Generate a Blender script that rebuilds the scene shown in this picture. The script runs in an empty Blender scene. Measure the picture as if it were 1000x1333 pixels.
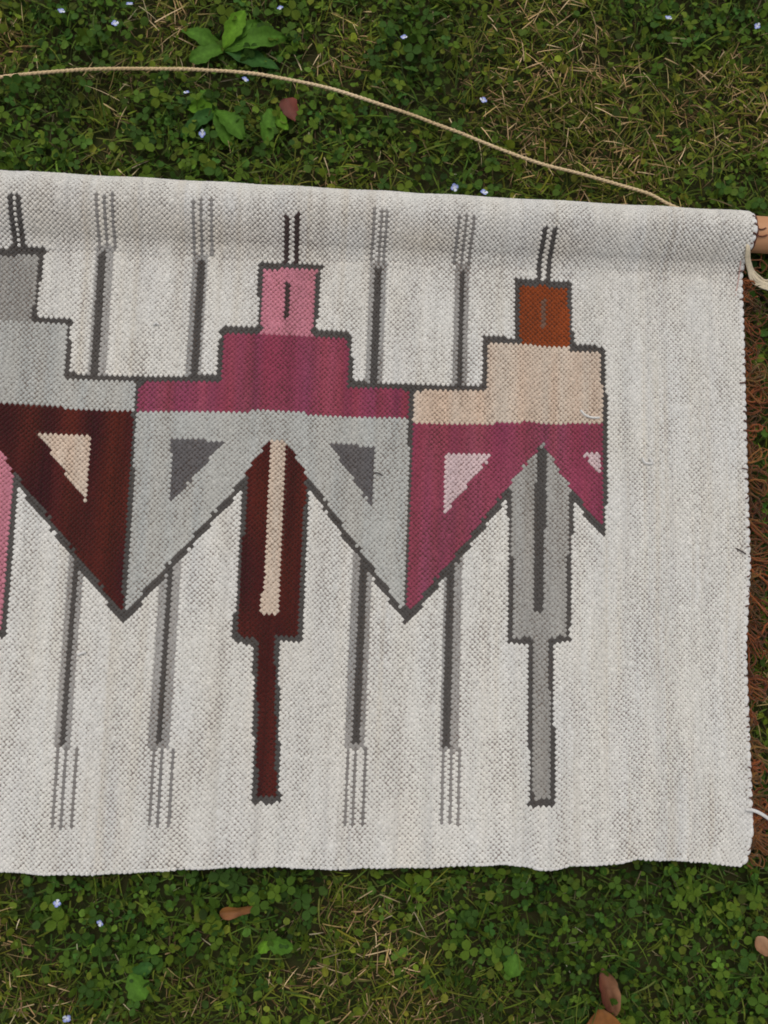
import bpy, math, random
import numpy as np
from mathutils import Vector, Matrix

random.seed(7)
rng = np.random.default_rng(11)
scene = bpy.context.scene
COL = scene.collection

# ------------------------------------------------------------------ camera
F_PX, PW, PH = 1200.0, 1000.0, 1333.0         # focal length in photo pixels, photo size
DIST = 0.90                                    # metres from lens to ground along the axis
fwd = Vector((math.tan(math.radians(4.2)), math.tan(math.radians(5.8)), -1)).normalized()
right = fwd.cross(Vector((0, 1, 0))).normalized()
upv = right.cross(fwd).normalized()
cam_loc = -fwd * DIST
cd = bpy.data.cameras.new('camera')
cam = bpy.data.objects.new('camera', cd)
COL.objects.link(cam)
m3 = Matrix((right, upv, -fwd)).transposed()
cam.matrix_world = Matrix.Translation(cam_loc) @ m3.to_4x4()
cd.sensor_fit = 'VERTICAL'
cd.sensor_height = 36.0
cd.sensor_width = 27.0
cd.lens = 36.0 * F_PX / PH
cd.clip_start = 0.02
cd.clip_end = 200
scene.camera = cam

# ------------------------------------------------------------------ sky, sun, exposure
SUN_EL, SUN_AZ = math.radians(67), math.radians(-8)
world = bpy.data.worlds.new('World')
scene.world = world
world.use_nodes = True
nt = world.node_tree
nt.nodes.clear()
sky = nt.nodes.new('ShaderNodeTexSky')
sky.sky_type = 'NISHITA'
sky.sun_disc = False
sky.sun_elevation = SUN_EL
sky.sun_rotation = SUN_AZ
sky.dust_density = 4.0
hs = nt.nodes.new('ShaderNodeHueSaturation')      # overcast: little blue left
hs.inputs['Saturation'].default_value = 0.22
bg = nt.nodes.new('ShaderNodeBackground')
bg.inputs['Strength'].default_value = 0.125
wo = nt.nodes.new('ShaderNodeOutputWorld')
nt.links.new(sky.outputs[0], hs.inputs['Color'])
nt.links.new(hs.outputs[0], bg.inputs[0])
nt.links.new(bg.outputs[0], wo.inputs[0])
sl = bpy.data.lights.new('sun', 'SUN')
sl.energy = 0.88
sl.angle = math.radians(50)
sl.color = (1.0, 0.95, 0.88)
sun = bpy.data.objects.new('sun', sl)
COL.objects.link(sun)
sdir = Vector((math.sin(SUN_AZ) * math.cos(SUN_EL), math.cos(SUN_AZ) * math.cos(SUN_EL), math.sin(SUN_EL)))
sun.rotation_euler = sdir.to_track_quat('Z', 'Y').to_euler()
scene.view_settings.view_transform = 'Standard'
scene.view_settings.look = 'None'
scene.view_settings.gamma = 1.0
scene.view_settings.exposure = -0.10
scene.cycles.filter_width = 1.8

# ------------------------------------------------------------------ helpers
A_R, A_U, A_F, A_C = (np.array(v) for v in (right, upv, fwd, cam_loc))

def proj(P):
    d = np.asarray(P, float) - A_C
    w = d @ A_F
    return np.stack([PW / 2 + F_PX * (d @ A_R) / w, PH / 2 - F_PX * (d @ A_U) / w], -1)

def spot(x, y, z=0.0):
    """point of the place at height z that the lens saw at photo pixel x, y"""
    x = np.asarray(x, float); y = np.asarray(y, float)
    d = ((x - PW / 2) / F_PX)[..., None] * A_R - ((y - PH / 2) / F_PX)[..., None] * A_U + A_F
    t = (z - A_C[2]) / d[..., 2]
    return A_C + d * t[..., None]

def lin(r, g, b):
    f = lambda c: (c / 255 / 12.92) if c / 255 <= 0.04045 else ((c / 255 + 0.055) / 1.055) ** 2.4
    return np.array([f(r), f(g), f(b)])

def mesh_obj(name, V, Fc, mat, parent=None, col=None, smooth=True):
    V = np.ascontiguousarray(V, np.float32).reshape(-1, 3)
    Fc = np.ascontiguousarray(Fc, np.int32)
    k = Fc.shape[1]
    me = bpy.data.meshes.new(name)
    me.vertices.add(len(V)); me.vertices.foreach_set('co', V.ravel())
    me.loops.add(Fc.size); me.loops.foreach_set('vertex_index', Fc.ravel())
    me.polygons.add(len(Fc))
    me.polygons.foreach_set('loop_start', np.arange(0, Fc.size, k, dtype=np.int32))
    me.polygons.foreach_set('use_smooth', np.full(len(Fc), smooth))
    me.update(calc_edges=True)
    if col is not None:
        a = me.color_attributes.new('Col', 'FLOAT_COLOR', 'POINT')
        c4 = np.ones((len(V), 4), np.float32); c4[:, :3] = col
        a.data.foreach_set('color', c4.ravel())
    if mat: me.materials.append(mat)
    o = bpy.data.objects.new(name, me)
    COL.objects.link(o)
    if parent: o.parent = parent
    return o

def tag(o, label=None, cat=None, group=None, kind=None):
    for k, v in (('label', label), ('category', cat), ('group', group), ('kind', kind)):
        if v: o[k] = v
    return o

def smooth_path(P, n):
    """Catmull-Rom through the points, n samples"""
    P = np.asarray(P, float)
    Q = np.vstack([2 * P[0] - P[1], P, 2 * P[-1] - P[-2]])
    t = np.linspace(0, len(P) - 1 - 1e-6, n)
    i = t.astype(int); f = (t - i)[:, None]
    a, b, c, d = Q[i], Q[i + 1], Q[i + 2], Q[i + 3]
    return 0.5 * ((2 * b) + (c - a) * f + (2 * a - 5 * b + 4 * c - d) * f ** 2 + (3 * b - a - 3 * c + d) * f ** 3)

def tube(P, r, seg=6, r_end=None):
    P = np.asarray(P, float); n = len(P)
    T = np.gradient(P, axis=0); T /= np.linalg.norm(T, axis=1)[:, None] + 1e-12
    ref = np.array([0.13, 0.31, 0.94])
    N = np.cross(T, ref); N /= np.linalg.norm(N, axis=1)[:, None] + 1e-12
    B = np.cross(T, N)
    a = np.arange(seg) * 2 * math.pi / seg
    rr = np.broadcast_to(np.asarray(r, float), (n,)).copy()
    if r_end is not None: rr = np.linspace(rr[0], r_end, n)
    V = P[:, None] + rr[:, None, None] * (np.cos(a)[None, :, None] * N[:, None] + np.sin(a)[None, :, None] * B[:, None])
    F = []
    for i in range(n - 1):
        for k in range(seg):
            k2 = (k + 1) % seg
            F.append((i * seg + k, i * seg + k2, (i + 1) * seg + k2, (i + 1) * seg + k))
    V = np.vstack([V.reshape(-1, 3), P[0], P[-1]])
    F = np.array(F)
    c0, c1 = n * seg, n * seg + 1
    caps = [(c0, (k + 1) % seg, k, k) for k in range(seg)]
    # caps as tris -> convert all to tris
    T1 = F[:, [0, 1, 2]]; T2 = F[:, [0, 2, 3]]
    C1 = np.array([(c0, (k + 1) % seg, k) for k in range(seg)])
    C2 = np.array([(c1, (n - 1) * seg + k, (n - 1) * seg + (k + 1) % seg) for k in range(seg)])
    return V, np.vstack([T1, T2, C1, C2])

def join(parts):
    Vs, Fs, off = [], [], 0
    for V, F in parts:
        Vs.append(V); Fs.append(F + off); off += len(V)
    return np.vstack(Vs), np.vstack(Fs)

def value_noise(x, y, seed=0):
    xi = np.floor(x).astype(int); yi = np.floor(y).astype(int)
    def h(a, b):
        n = (a * 374761393 + b * 668265263 + seed * 1442695041) & 0x7fffffff
        n = ((n ^ (n >> 13)) * 1274126177) & 0x7fffffff
        return ((n ^ (n >> 16)) & 0xffff) / 65535.0
    fx = x - xi; fy = y - yi
    fx = fx * fx * (3 - 2 * fx); fy = fy * fy * (3 - 2 * fy)
    return (h(xi, yi) * (1 - fx) + h(xi + 1, yi) * fx) * (1 - fy) + (h(xi, yi + 1) * (1 - fx) + h(xi + 1, yi + 1) * fx) * fy

# ------------------------------------------------------------------ materials
def material(name, base=None, attr=False, rough=0.8, noise=0.0, nscale=400, bump=0.0, bscale=900, spec=0.2,
             sheen=0.0, trans=0.0, stretch=(1, 1, 1), dark=None):
    m = bpy.data.materials.new(name)
    m.use_nodes = True
    t = m.node_tree; N = t.nodes; L = t.links
    b = N['Principled BSDF']
    b.inputs['Roughness'].default_value = rough
    b.inputs['Specular IOR Level'].default_value = spec
    b.inputs['Sheen Weight'].default_value = sheen
    b.inputs['Sheen Roughness'].default_value = 0.6
    tc = N.new('ShaderNodeTexCoord')
    mp = N.new('ShaderNodeMapping'); mp.inputs['Scale'].default_value = stretch
    L.new(tc.outputs['Object'], mp.inputs[0])
    cur = None
    if base is not None:
        rgb = N.new('ShaderNodeRGB'); rgb.outputs[0].default_value = (*base, 1)
        cur = rgb.outputs[0]
    if attr:
        at = N.new('ShaderNodeVertexColor'); at.layer_name = 'Col'
        if cur is None: cur = at.outputs[0]
        else:
            mx = N.new('ShaderNodeMix'); mx.data_type = 'RGBA'; mx.blend_type = 'MULTIPLY'
            mx.inputs[0].default_value = 1
            L.new(cur, mx.inputs[6]); L.new(at.outputs[0], mx.inputs[7]); cur = mx.outputs[2]
    if noise > 0:
        nz = N.new('ShaderNodeTexNoise'); nz.inputs['Scale'].default_value = nscale; nz.inputs['Detail'].default_value = 4
        L.new(mp.outputs[0], nz.inputs['Vector'])
        mr = N.new('ShaderNodeMapRange')
        mr.inputs['From Min'].default_value = 0.25; mr.inputs['From Max'].default_value = 0.75
        mr.inputs['To Min'].default_value = 1 - noise; mr.inputs['To Max'].default_value = 1 + noise
        L.new(nz.outputs[0], mr.inputs[0])
        if dark is None:
            mx = N.new('ShaderNodeMix'); mx.data_type = 'RGBA'; mx.blend_type = 'MULTIPLY'; mx.inputs[0].default_value = 1
            L.new(cur, mx.inputs[6]); L.new(mr.outputs[0], mx.inputs[7]); cur = mx.outputs[2]
        else:
            mr.inputs['To Min'].default_value = 0; mr.inputs['To Max'].default_value = 1
            mx = N.new('ShaderNodeMix'); mx.data_type = 'RGBA'
            L.new(mr.outputs[0], mx.inputs[0]); mx.inputs[6].default_value = (*dark, 1); L.new(cur, mx.inputs[7]); cur = mx.outputs[2]
    L.new(cur, b.inputs['Base Color'])
    if bump > 0:
        nb = N.new('ShaderNodeTexNoise'); nb.inputs['Scale'].default_value = bscale; nb.inputs['Detail'].default_value = 3
        L.new(mp.outputs[0], nb.inputs['Vector'])
        bp = N.new('ShaderNodeBump'); bp.inputs['Strength'].default_value = bump; bp.inputs['Distance'].default_value = 0.0006
        L.new(nb.outputs[0], bp.inputs['Height']); L.new(bp.outputs[0], b.inputs['Normal'])
    if trans > 0:
        tr = N.new('ShaderNodeBsdfTranslucent'); L.new(cur, tr.inputs[0])
        ms = N.new('ShaderNodeMixShader'); ms.inputs[0].default_value = trans
        L.new(b.outputs[0], ms.inputs[1]); L.new(tr.outputs[0], ms.inputs[2])
        L.new(ms.outputs[0], N['Material Output'].inputs[0])
    return m

YARN_RGB = {   # dyed yarn, base colours
    'cream': (0.665, 0.648, 0.618), 'light_grey': (0.455, 0.45, 0.42), 'mid_grey': (0.34, 0.325, 0.298),
    'heather': (0.34, 0.325, 0.305), 'thin_grey': (0.23, 0.215, 0.20), 'charcoal': (0.082, 0.074, 0.068), 'dark_grey': (0.125, 0.115, 0.115),
    'rose': (0.27, 0.054, 0.092), 'pink': (0.53, 0.20, 0.25), 'rust': (0.24, 0.048, 0.010),
    'maroon': (0.072, 0.0105, 0.009), 'beige': (0.61, 0.49, 0.39), 'pale_pink': (0.62, 0.47, 0.475),
    'brown_black': (0.055, 0.036, 0.034), 'rust_grey': (0.17, 0.09, 0.06),
}
YARN = {k: material('yarn_' + k, v, attr=True, rough=0.95, noise=0.10, nscale=700, bump=0.5, bscale=1600, spec=0.05, sheen=0.12)
        for k, v in YARN_RGB.items()}
M_WARP = material('warp_core', None, attr=True, rough=1.0, noise=0.15, nscale=800, spec=0.02)
M_SOIL = material('soil', (0.046, 0.040, 0.016), rough=1.0, noise=0.6, nscale=60, bump=1.0, bscale=220, spec=0.1, dark=(0.026, 0.038, 0.010))
M_LEAF = material('leaf', None, attr=True, rough=0.6, noise=0.22, nscale=300, spec=0.10, trans=0.18, bump=0.4, bscale=500)
M_STRAW = material('straw', None, attr=True, rough=0.8, noise=0.12, nscale=300, spec=0.15)
M_WOOD = material('dowel_wood', (0.60, 0.315, 0.165), rough=0.5, noise=0.5, nscale=90, bump=0.15, spec=0.3, stretch=(0.06, 1, 1), dark=(0.50, 0.245, 0.12))
M_CORD = material('jute_cord', (0.60, 0.46, 0.28), attr=True, rough=0.9, noise=0.2, nscale=500, bump=0.6, bscale=1500, spec=0.1)
M_PALE = material('pale_fibre', (0.62, 0.53, 0.38), rough=0.85, noise=0.12, nscale=500, bump=0.4, spec=0.15)
M_RUST = material('rust_fringe_yarn', None, attr=True, rough=0.95, noise=0.22, nscale=400, bump=0.5, spec=0.05, sheen=0.15)
M_DRY = material('dead_leaf', None, attr=True, rough=0.6, noise=0.3, nscale=120, bump=0.4, bscale=300, spec=0.25)
M_PETAL = material('petal', None, attr=True, rough=0.6, spec=0.2, trans=0.2)

# ------------------------------------------------------------------ ground
n = 190
gx = np.concatenate([[-40, -12, -4, -1.9], np.linspace(-1.5, 1.5, n), [1.9, 4, 12, 40]])
X, Y = np.meshgrid(gx, gx, indexing='ij')
Z = 0.006 * (value_noise(X * 30, Y * 30, 1) - 0.5) + 0.004 * (value_noise(X * 110, Y * 110, 2) - 0.5) - 0.004
nn = len(gx)
idx = np.arange(nn * nn).reshape(nn, nn)
Fq = np.stack([idx[:-1, :-1], idx[1:, :-1], idx[1:, 1:], idx[:-1, 1:]], -1).reshape(-1, 4)
ground = mesh_obj('ground', np.stack([X, Y, Z], -1), Fq, M_SOIL)
tag(ground, 'dark earth and thatch under the lawn plants', 'ground', kind='structure')

# ------------------------------------------------------------------ the woven design (photo-pixel outlines of the woven areas)
def inpoly(x, y, poly):
    r = np.zeros(x.shape, bool)
    px, py = poly[-1]
    for qx, qy in poly:
        c = ((qy > y) != (py > y))
        with np.errstate(divide='ignore', invalid='ignore'):
            r ^= c & (x < (px - qx) * (y - qy) / ((py - qy) if py != qy else 1e-9) + qx)
        px, py = qx, qy
    return r

def stroke(x, y, pts, w):
    r = np.zeros(x.shape, bool)
    for (ax, ay), (bx, by) in zip(pts[:-1], pts[1:]):
        dx, dy = bx - ax, by - ay
        t = np.clip(((x - ax) * dx + (y - ay) * dy) / (dx * dx + dy * dy), 0, 1)
        ww = w * (1.5 if abs(dx) > 3 * abs(dy) else 1.0)
        r |= np.hypot(x - ax - t * dx, y - ay - t * dy) < ww / 2
    return r

# (figure, part name, yarn, kind, points, width, label)
D = []
def fill(fig, name, yarn, pts, label=None): D.append((fig, name, yarn, 'f', pts, 0, label))
def line(fig, name, yarn, pts, w, label=None): D.append((fig, name, yarn, 's', pts, w, label))

# reed-like stripes on the plain ground: (halo, core, thin lines)
def reed(k, halo, core, thin, label):
    fill(('reed', k), 'stripe_halo', 'heather', halo)
    for a in thin: line(('reed', k), 'thin_line', 'thin_grey', a, 4.6)
    fill(('reed', k), None, 'charcoal', core, label)
def band(x0, x1, y0, X0, X1, y1): return [(x0, y0), (x1, y0), (X1, y1), (X0, y1)]
reed(0, band(124, 149, 322, 114, 137, 490), band(129.5, 138.5, 329, 119, 129, 490),
     [[(126, 252), (128, 324)], [(137, 252), (138, 324)], [(147.5, 252), (147, 324)]], 'grey stripe above the step between grey and rose figures, on its grey side')
reed(1, band(249, 271, 330, 241, 264, 490), band(255, 264, 336, 249, 259, 490),
     [[(251, 260), (252, 332)], [(263, 260), (263, 332)], [(275, 260), (273, 332)]], 'grey stripe standing above the left shoulder of the rose figure')
reed(2, band(482, 502, 342, 477, 498, 501), band(486, 496, 349, 483, 492, 501),
     [[(487, 273), (484.5, 344)], [(497.5, 273), (491.5, 344)], [(507, 273), (499, 344)]], 'grey stripe standing above the right shoulder of the rose figure')
reed(3, band(590, 610, 344, 589, 610, 505), band(596, 604, 353, 595, 604, 505),
     [[(598, 280), (594, 346)], [(607.5, 280), (601, 346)], [(617, 280), (609, 346)]], 'grey stripe standing above the left shoulder of the beige figure')
reed(4, band(84, 106, 690, 75, 100, 974), band(91.5, 101.5, 690, 82, 91.5, 968),
     [[(75, 972), (68, 1079)], [(86.5, 972), (81, 1080)], [(98.5, 972), (94, 1078)]], 'grey stripe below the maroon wing')
reed(5, band(208, 235, 690, 199, 225, 974), band(216, 226, 690, 206, 215, 968),
     [[(201, 972), (195, 1075)], [(211.5, 972), (206.5, 1076)], [(222.5, 972), (220, 1076)]], 'grey stripe below the left light grey wing')
reed(6, band(461, 484, 690, 451, 476, 975), band(467.5, 477.5, 690, 459, 468.5, 969),
     [[(451, 974), (450, 1076)], [(462.5, 974), (462, 1076)], [(473.5, 974), (474, 1076)]], 'grey stripe below the right light grey wing')
reed(7, band(577, 599, 690, 574, 598, 976), band(582, 591, 690, 580, 588.5, 970),
     [[(576, 974), (577, 1073)], [(587, 974), (588, 1073)], [(597.5, 974), (600, 1073)]], 'grey stripe below the rose wing')

# figure A: grey head, maroon wings (its left half lies outside the picture and is the mirror of the right)
A, B, C = ('fig', 0), ('fig', 1), ('fig', 2)
fill(A, 'head', 'mid_grey', [(-80, 327), (55, 327), (44, 425), (-80, 425)], 'mottled grey head block')
fill(A, 'shoulder', 'light_grey', [(-80, 417), (90, 417), (88, 488), (181, 494), (176, 545), (0, 532), (-80, 528)], 'light grey stepped shoulder')
fill(A, 'wing', 'maroon', [(-80, 520), (0, 524), (176, 537), (161, 808), (19, 624), (0, 596), (-12, 576), (-80, 576)], 'dark maroon wing')
fill(A, 'tail', 'pink', [(-80, 560), (-12, 562), (0, 582), (19, 618), (6, 826), (-15, 828), (-36, 1040), (-80, 1040)], 'pink tail')
line(A, None, 'charcoal', [(-80, 327), (55, 327), (44.5, 416), (90, 417), (88, 488), (181, 494)], 5.6)
line(A, None, 'charcoal', [(20, 622), (159, 805)], 8.2)
line(A, None, 'charcoal', [(20, 618), (5.5, 824), (-15, 827), (-36, 1040), (-80, 1040)], 6)
fill(A, 'wing_triangle', 'beige', [(50, 566), (118, 566), (113, 655)], 'beige triangle in the maroon wing')
line(A, 'antenna', 'charcoal', [(8.5, 251), (12, 323)], 6.6)
line(A, 'antenna', 'charcoal', [(24, 253), (27.5, 323)], 6.8)

# figure B: pink head, rose shoulder, light grey wings, maroon tail
fill(B, 'head', 'pink', [(340, 347), (415, 350), (409, 445), (338, 442)], 'pink head block')
fill(B, 'shoulder', 'rose', [(181, 494), (285, 491), (290, 428), (338, 430), (338, 435), (409, 437), (409, 434), (456, 437), (456, 500), (537, 505),
                 (535, 556), (440, 549), (350, 542), (175, 546)], 'rose red stepped shoulder')
fill(B, 'wing', 'light_grey', [(173, 537), (350, 534), (440, 540), (535, 547), (528, 805), (401, 632), (399, 630), (373, 592), (352, 589),
                 (320, 622), (317, 632), (162, 805)], 'light grey pair of wings')
fill(B, 'tail', 'maroon', [(352, 573), (373, 576), (401, 622), (390, 831), (361, 833), (361, 1041), (332, 1041), (332, 836), (306, 834), (319, 615)], 'dark maroon tail')
line(B, None, 'charcoal', [(337.5, 430), (340, 346), (416, 349), (409, 434)], 5.4)
line(B, None, 'charcoal', [(337.5, 429), (290, 428), (285, 491), (181, 494)], 5.6)
line(B, None, 'charcoal', [(409, 433), (456, 437), (456, 500), (537, 505)], 5.6)
line(A, None, 'charcoal', [(180, 494), (175.5, 540), (161, 800)], 5.6)
line(B, None, 'charcoal', [(161, 805), (317, 628)], 8)
line(B, None, 'charcoal', [(401, 627), (528, 806)], 8)
line(B, None, 'charcoal', [(319, 622), (306, 833), (331, 835)], 5.8)
line(B, None, 'charcoal', [(401, 625), (390, 831), (361, 832)], 5.8)
line(B, None, 'charcoal', [(332.5, 835), (332, 1041), (361.5, 1041), (360.5, 833)], 5.4)
fill(B, 'wing_triangle', 'dark_grey', [(223, 571), (293, 573), (222, 655)], 'dark grey triangle in the left light grey wing')
fill(B, 'wing_triangle', 'dark_grey', [(429, 577), (488, 581), (484, 660)], 'dark grey triangle in the right light grey wing')
fill(B, 'tail_stripe', 'beige', [(353, 573), (372, 574), (361.5, 799), (340, 799)], 'beige stripe down the maroon tail')
line(B, 'antenna', 'brown_black', [(375, 280), (372.5, 343)], 5.8)
line(B, 'antenna', 'brown_black', [(388.5, 280), (385.5, 345)], 5.8)
line(B, 'eye_mark', 'brown_black', [(376, 368), (373, 416)], 6.4)

# figure C: rust head, beige shoulder, rose wings, grey tail
fill(C, 'head', 'rust', [(673, 367), (742, 373), (743, 460), (675, 457)], 'rust brown head block')
fill(C, 'shoulder', 'beige', [(537, 505), (630, 506), (632, 440), (675, 445), (675, 449), (743, 453), (785, 453), (788, 560), (660, 558), (537, 560)], 'beige stepped shoulder')
fill(C, 'wing', 'rose', [(537, 552), (660, 550), (788, 552), (787, 692), (748, 649), (739, 644), (706, 597), (664, 646), (660, 648), (529, 808)], 'rose red pair of wings')
fill(C, 'tail', 'mid_grey', [(706, 577), (742, 632), (744, 640), (739, 831), (717, 833), (720, 1045), (693, 1045), (690, 833), (665, 833), (661, 635)], 'mid grey tail')
line(C, None, 'charcoal', [(674.5, 445), (673, 367), (742, 372), (744, 451)], 5.6)
line(C, None, 'charcoal', [(537, 505), (630, 506), (632, 441), (674, 444)], 5.8)
line(C, None, 'charcoal', [(745, 452), (785, 455), (788, 552), (786.5, 696)], 6)
line(B, None, 'charcoal', [(537, 505), (535.5, 550), (528, 803)], 5.4)
line(C, None, 'charcoal', [(529, 808), (661, 643)], 8.4)
line(C, None, 'charcoal', [(746, 645), (786, 695)], 8)
line(C, None, 'charcoal', [(664, 640), (665, 832), (690, 834), (692, 1045), (720.5, 1045), (717, 833), (739, 831), (744.5, 640)], 5.6)
fill(C, 'wing_triangle', 'pale_pink', [(580, 590), (642, 591), (579, 668)], 'pale pink triangle in the rose wing')
fill(C, 'wing_triangle', 'pale_pink', [(760, 592), (783, 590), (780, 617)], 'small pale pink corner triangle in the rose wing')
fill(C, 'tail_stripe', 'charcoal', [(699, 583), (713, 583), (707, 798), (693, 798)], 'charcoal stripe down the grey tail')
line(C, 'antenna', 'charcoal', [(712, 297), (705, 332), (701.5, 366)], 5.8)
line(C, 'antenna', 'charcoal', [(723.5, 298), (717, 332), (714, 367)], 5.8)
line(C, 'eye_mark', 'rust_grey', [(708, 388), (707, 424)], 5)

def lookup(x, y):
    """index into D of the woven area at each pixel, -1 = plain ground"""
    ax = 20 - 0.105 * np.clip(y - 325, 0, None)
    mir = x < ax
    x = np.where(mir, 2 * ax - x, x)
    # hand-woven lines are never ruler straight
    x = x + 0.6 * (value_noise(x / 90, y / 160, 31) - 0.5)
    y = y + 2.4 * (value_noise(x / 60, y / 80, 32) - 0.5)
    r = np.full(x.shape, -1)
    for i, (fig, nm, yarn, kd, pts, w, lab) in enumerate(D):
        if fig[0] == 'reed' or nm in ('antenna', 'eye_mark'):
            # lies along whole wefts: choose the columns at mid height, then run up and down them
            ys = [q[1] for q in pts]; y0, y1 = min(ys), max(ys); ym = (y0 + y1) / 2
            row = np.argmin(np.abs(y - ym) + (np.arange(y.shape[0]) < 14)[:, None] * 1e4, axis=0)
            xm = x[row, np.arange(x.shape[1])]
            if kd == 'f':
                lo = (pts[0][0] + pts[3][0]) / 2; hi = (pts[1][0] + pts[2][0]) / 2
                cols = (xm > lo) & (xm < hi)
            else:
                xc = float(np.interp(ym, ys, [q[0] for q in pts]))
                cols = np.zeros(x.shape[1], bool)
                for sd in (mir[row, np.arange(x.shape[1])], ~mir[row, np.arange(x.shape[1])]):
                    dd = np.where(sd, np.abs(xm - xc), 1e6); o_ = np.argsort(dd)[:1 if nm == 'thin_line' else 2]
                    cols[o_[dd[o_] < 6]] = True
            h = cols[None] & (y > y0) & (y < y1) & (np.arange(y.shape[0]) >= 14)[:, None]
        else:
            h = inpoly(x, y, pts) if kd == 'f' else stroke(x, y, pts, w)
        r[h] = i
    return r, mir

# ------------------------------------------------------------------ the hanging: surface grid
ZF = 0.0235            # height of the cloth lying on the grass
ZC, RD, RF = 0.030, 0.0180, 0.0215    # dowel axis height, dowel radius, cloth radius round it
COL_T = np.array([-560, -100, 141, 262, 375, 497, 607, 713, 790, 968.0])
COL_B = np.array([-668, -178, 81, 206, 342, 458, 585, 706, 789, 977.0])
NC = 422
NRW = 283
cu = np.linspace(0, 1, NC)
xt = np.interp(cu, np.linspace(0, 1, 400), np.linspace(-410, 968, 400))
# even column pitch in the cloth, columns packed a little tighter to the right like the weave in the photo
xt = -410 + (968 + 410) * (cu * 1.10 - 0.10 * cu ** 2)
xb = np.interp(xt, COL_T, COL_B)
k = np.ones(41) / 41
xb = xt + np.convolve(np.pad(xb - xt, 20, mode='edge'), k, 'valid')
xb[-1:] = 977
ax_y = 253 + xt * (305.5 - 253) / 985
PA = spot(xt, ax_y, ZC)
bx = [-700, -300, -100, 0, 60, 120, 200, 310, 350, 430, 500, 560, 660, 685, 700, 725, 745, 810, 830, 900, 965, 1000]
by = [1150, 1140, 1132, 1135, 1137, 1137, 1132, 1125, 1126, 1132, 1128, 1127, 1122, 1125, 1131, 1131, 1125, 1122, 1116, 1120, 1126, 1128]
PB = spot(xb, np.interp(xb, bx, by) + 0, ZF)
dirv = PB - PA; dirv[:, 2] = 0
LEN = np.linalg.norm(dirv, axis=1); dirv /= LEN[:, None]

Pos = np.zeros((NRW, NC, 3))
for c in range(NC):
    dc = np.interp(xt[c], [-400, 0, 400, 954], [0.048, 0.045, 0.041, 0.035])
    ctl = []
    for a in np.radians(np.linspace(-130, 0, 10)):
        ctl.append((RF * math.sin(a), ZC + RF * math.cos(a)))
    zf = ZF; zt = ZC + RF
    for t in np.linspace(0.12, 0.86, 9):                    # slack front of the sleeve, steeper towards the crease
        ctl.append((dc * t, zt - (zt - zf) * t ** 1.75))
    ctl.append((dc * 1.00, zf + 0.0030)); ctl.append((dc * 1.14, zf + 0.0005))
    prof = smooth_path(np.array(ctl), 90)
    fl = np.linspace(dc * 1.30, LEN[c], 260)
    prof = np.vstack([prof, np.stack([fl, np.full(260, zf)], -1)])
    s = np.concatenate([[0], np.cumsum(np.hypot(*np.diff(prof, axis=0).T))])
    st = np.linspace(0, s[-1], NRW)
    d = np.interp(st, s, prof[:, 0]); z = np.interp(st, s, prof[:, 1])
    Pos[:, c, :2] = PA[c, :2] + dirv[c, :2] * d[:, None]
    Pos[:, c, 2] = z
# slack in the cloth: soft hollows, ripples running in from the lower edge and from the right side
xw, yw = Pos[..., 0], Pos[..., 1]
fy = np.clip((np.arange(NRW) / NRW - 0.16) / 0.12, 0, 1)[:, None]
low = np.clip((np.arange(NRW) / NRW - 0.62) / 0.38, 0, 1)[:, None] ** 1.6
z_add = 0.0075 * (value_noise(xw * 7 + 3, yw * 5 + 9, 5) - 0.5) + 0.003 * (value_noise(xw * 22, yw * 9, 6) - 0.5)
xpx = proj(Pos)[..., 0]
rip = np.interp(xpx, [-400, 0, 80, 180, 300, 380, 450, 520, 600, 650, 690, 720, 750, 790, 835, 880, 930, 980],
                [0, -1, 0.5, 0.2, 1, -0.6, -1, 0.2, 0, .8, 0.3, -1.2, 0.6, 0.2, 1.5, 0.2, -0.4, 0.2])
kk = np.ones(13) / 13
rip = np.apply_along_axis(lambda v: np.convolve(np.pad(v, 6, mode='edge'), kk, 'valid'), 1, rip)
z_add += 0.0042 * rip * low
z_add += 0.0008 * np.sin(xpx / 9 + 4 * value_noise(xw * 12, yw * 3, 8)) * (0.3 + low)
Pos[..., 2] += z_add * fy
Pos[:int(NRW * 0.16), :, 2] += 0.0008 * np.sin(xpx[:int(NRW * 0.16)] / 17 + 5 * value_noise(xw[:int(NRW * 0.16)] * 12, yw[:int(NRW * 0.16)] * 3, 8))
# right edge wanders a little
ypx = proj(Pos)[..., 1]
off = np.interp(ypx[:, -1], [200, 280, 300, 345, 500, 740, 845, 960, 1085, 1110, 1128], [-4, 0, 2, -2, -1, 3, -4, -2, 2, -3, -9]) * 0.00075
Pos[..., 0] += off[:, None] * (np.linspace(0, 1, NC) ** 14)[None]

dU = np.gradient(Pos, axis=1); dV = np.gradient(Pos, axis=0)
NRM = np.cross(dV, dU); NRM /= np.linalg.norm(NRM, axis=2)[..., None]
if NRM[NRW // 2, NC // 2, 2] < 0: NRM = -NRM

hanging = bpy.data.objects.new('woven_wall_hanging', None)
COL.objects.link(hanging)
hanging.empty_display_size = 0.05
tag(hanging, 'cream handwoven tapestry with stepped winged figures and rust fringe, lying on the lawn', 'tapestry')

rr, cc = np.meshgrid(np.arange(NRW), np.arange(NC), indexing='ij')
px = proj(Pos)
tooth = np.where((cc // 1) % 2 == 0, 0.8, -0.8)
reg, mirr = lookup(px[..., 0], px[..., 1] + tooth)
back = rr < 14
reg[back] = -1

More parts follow.
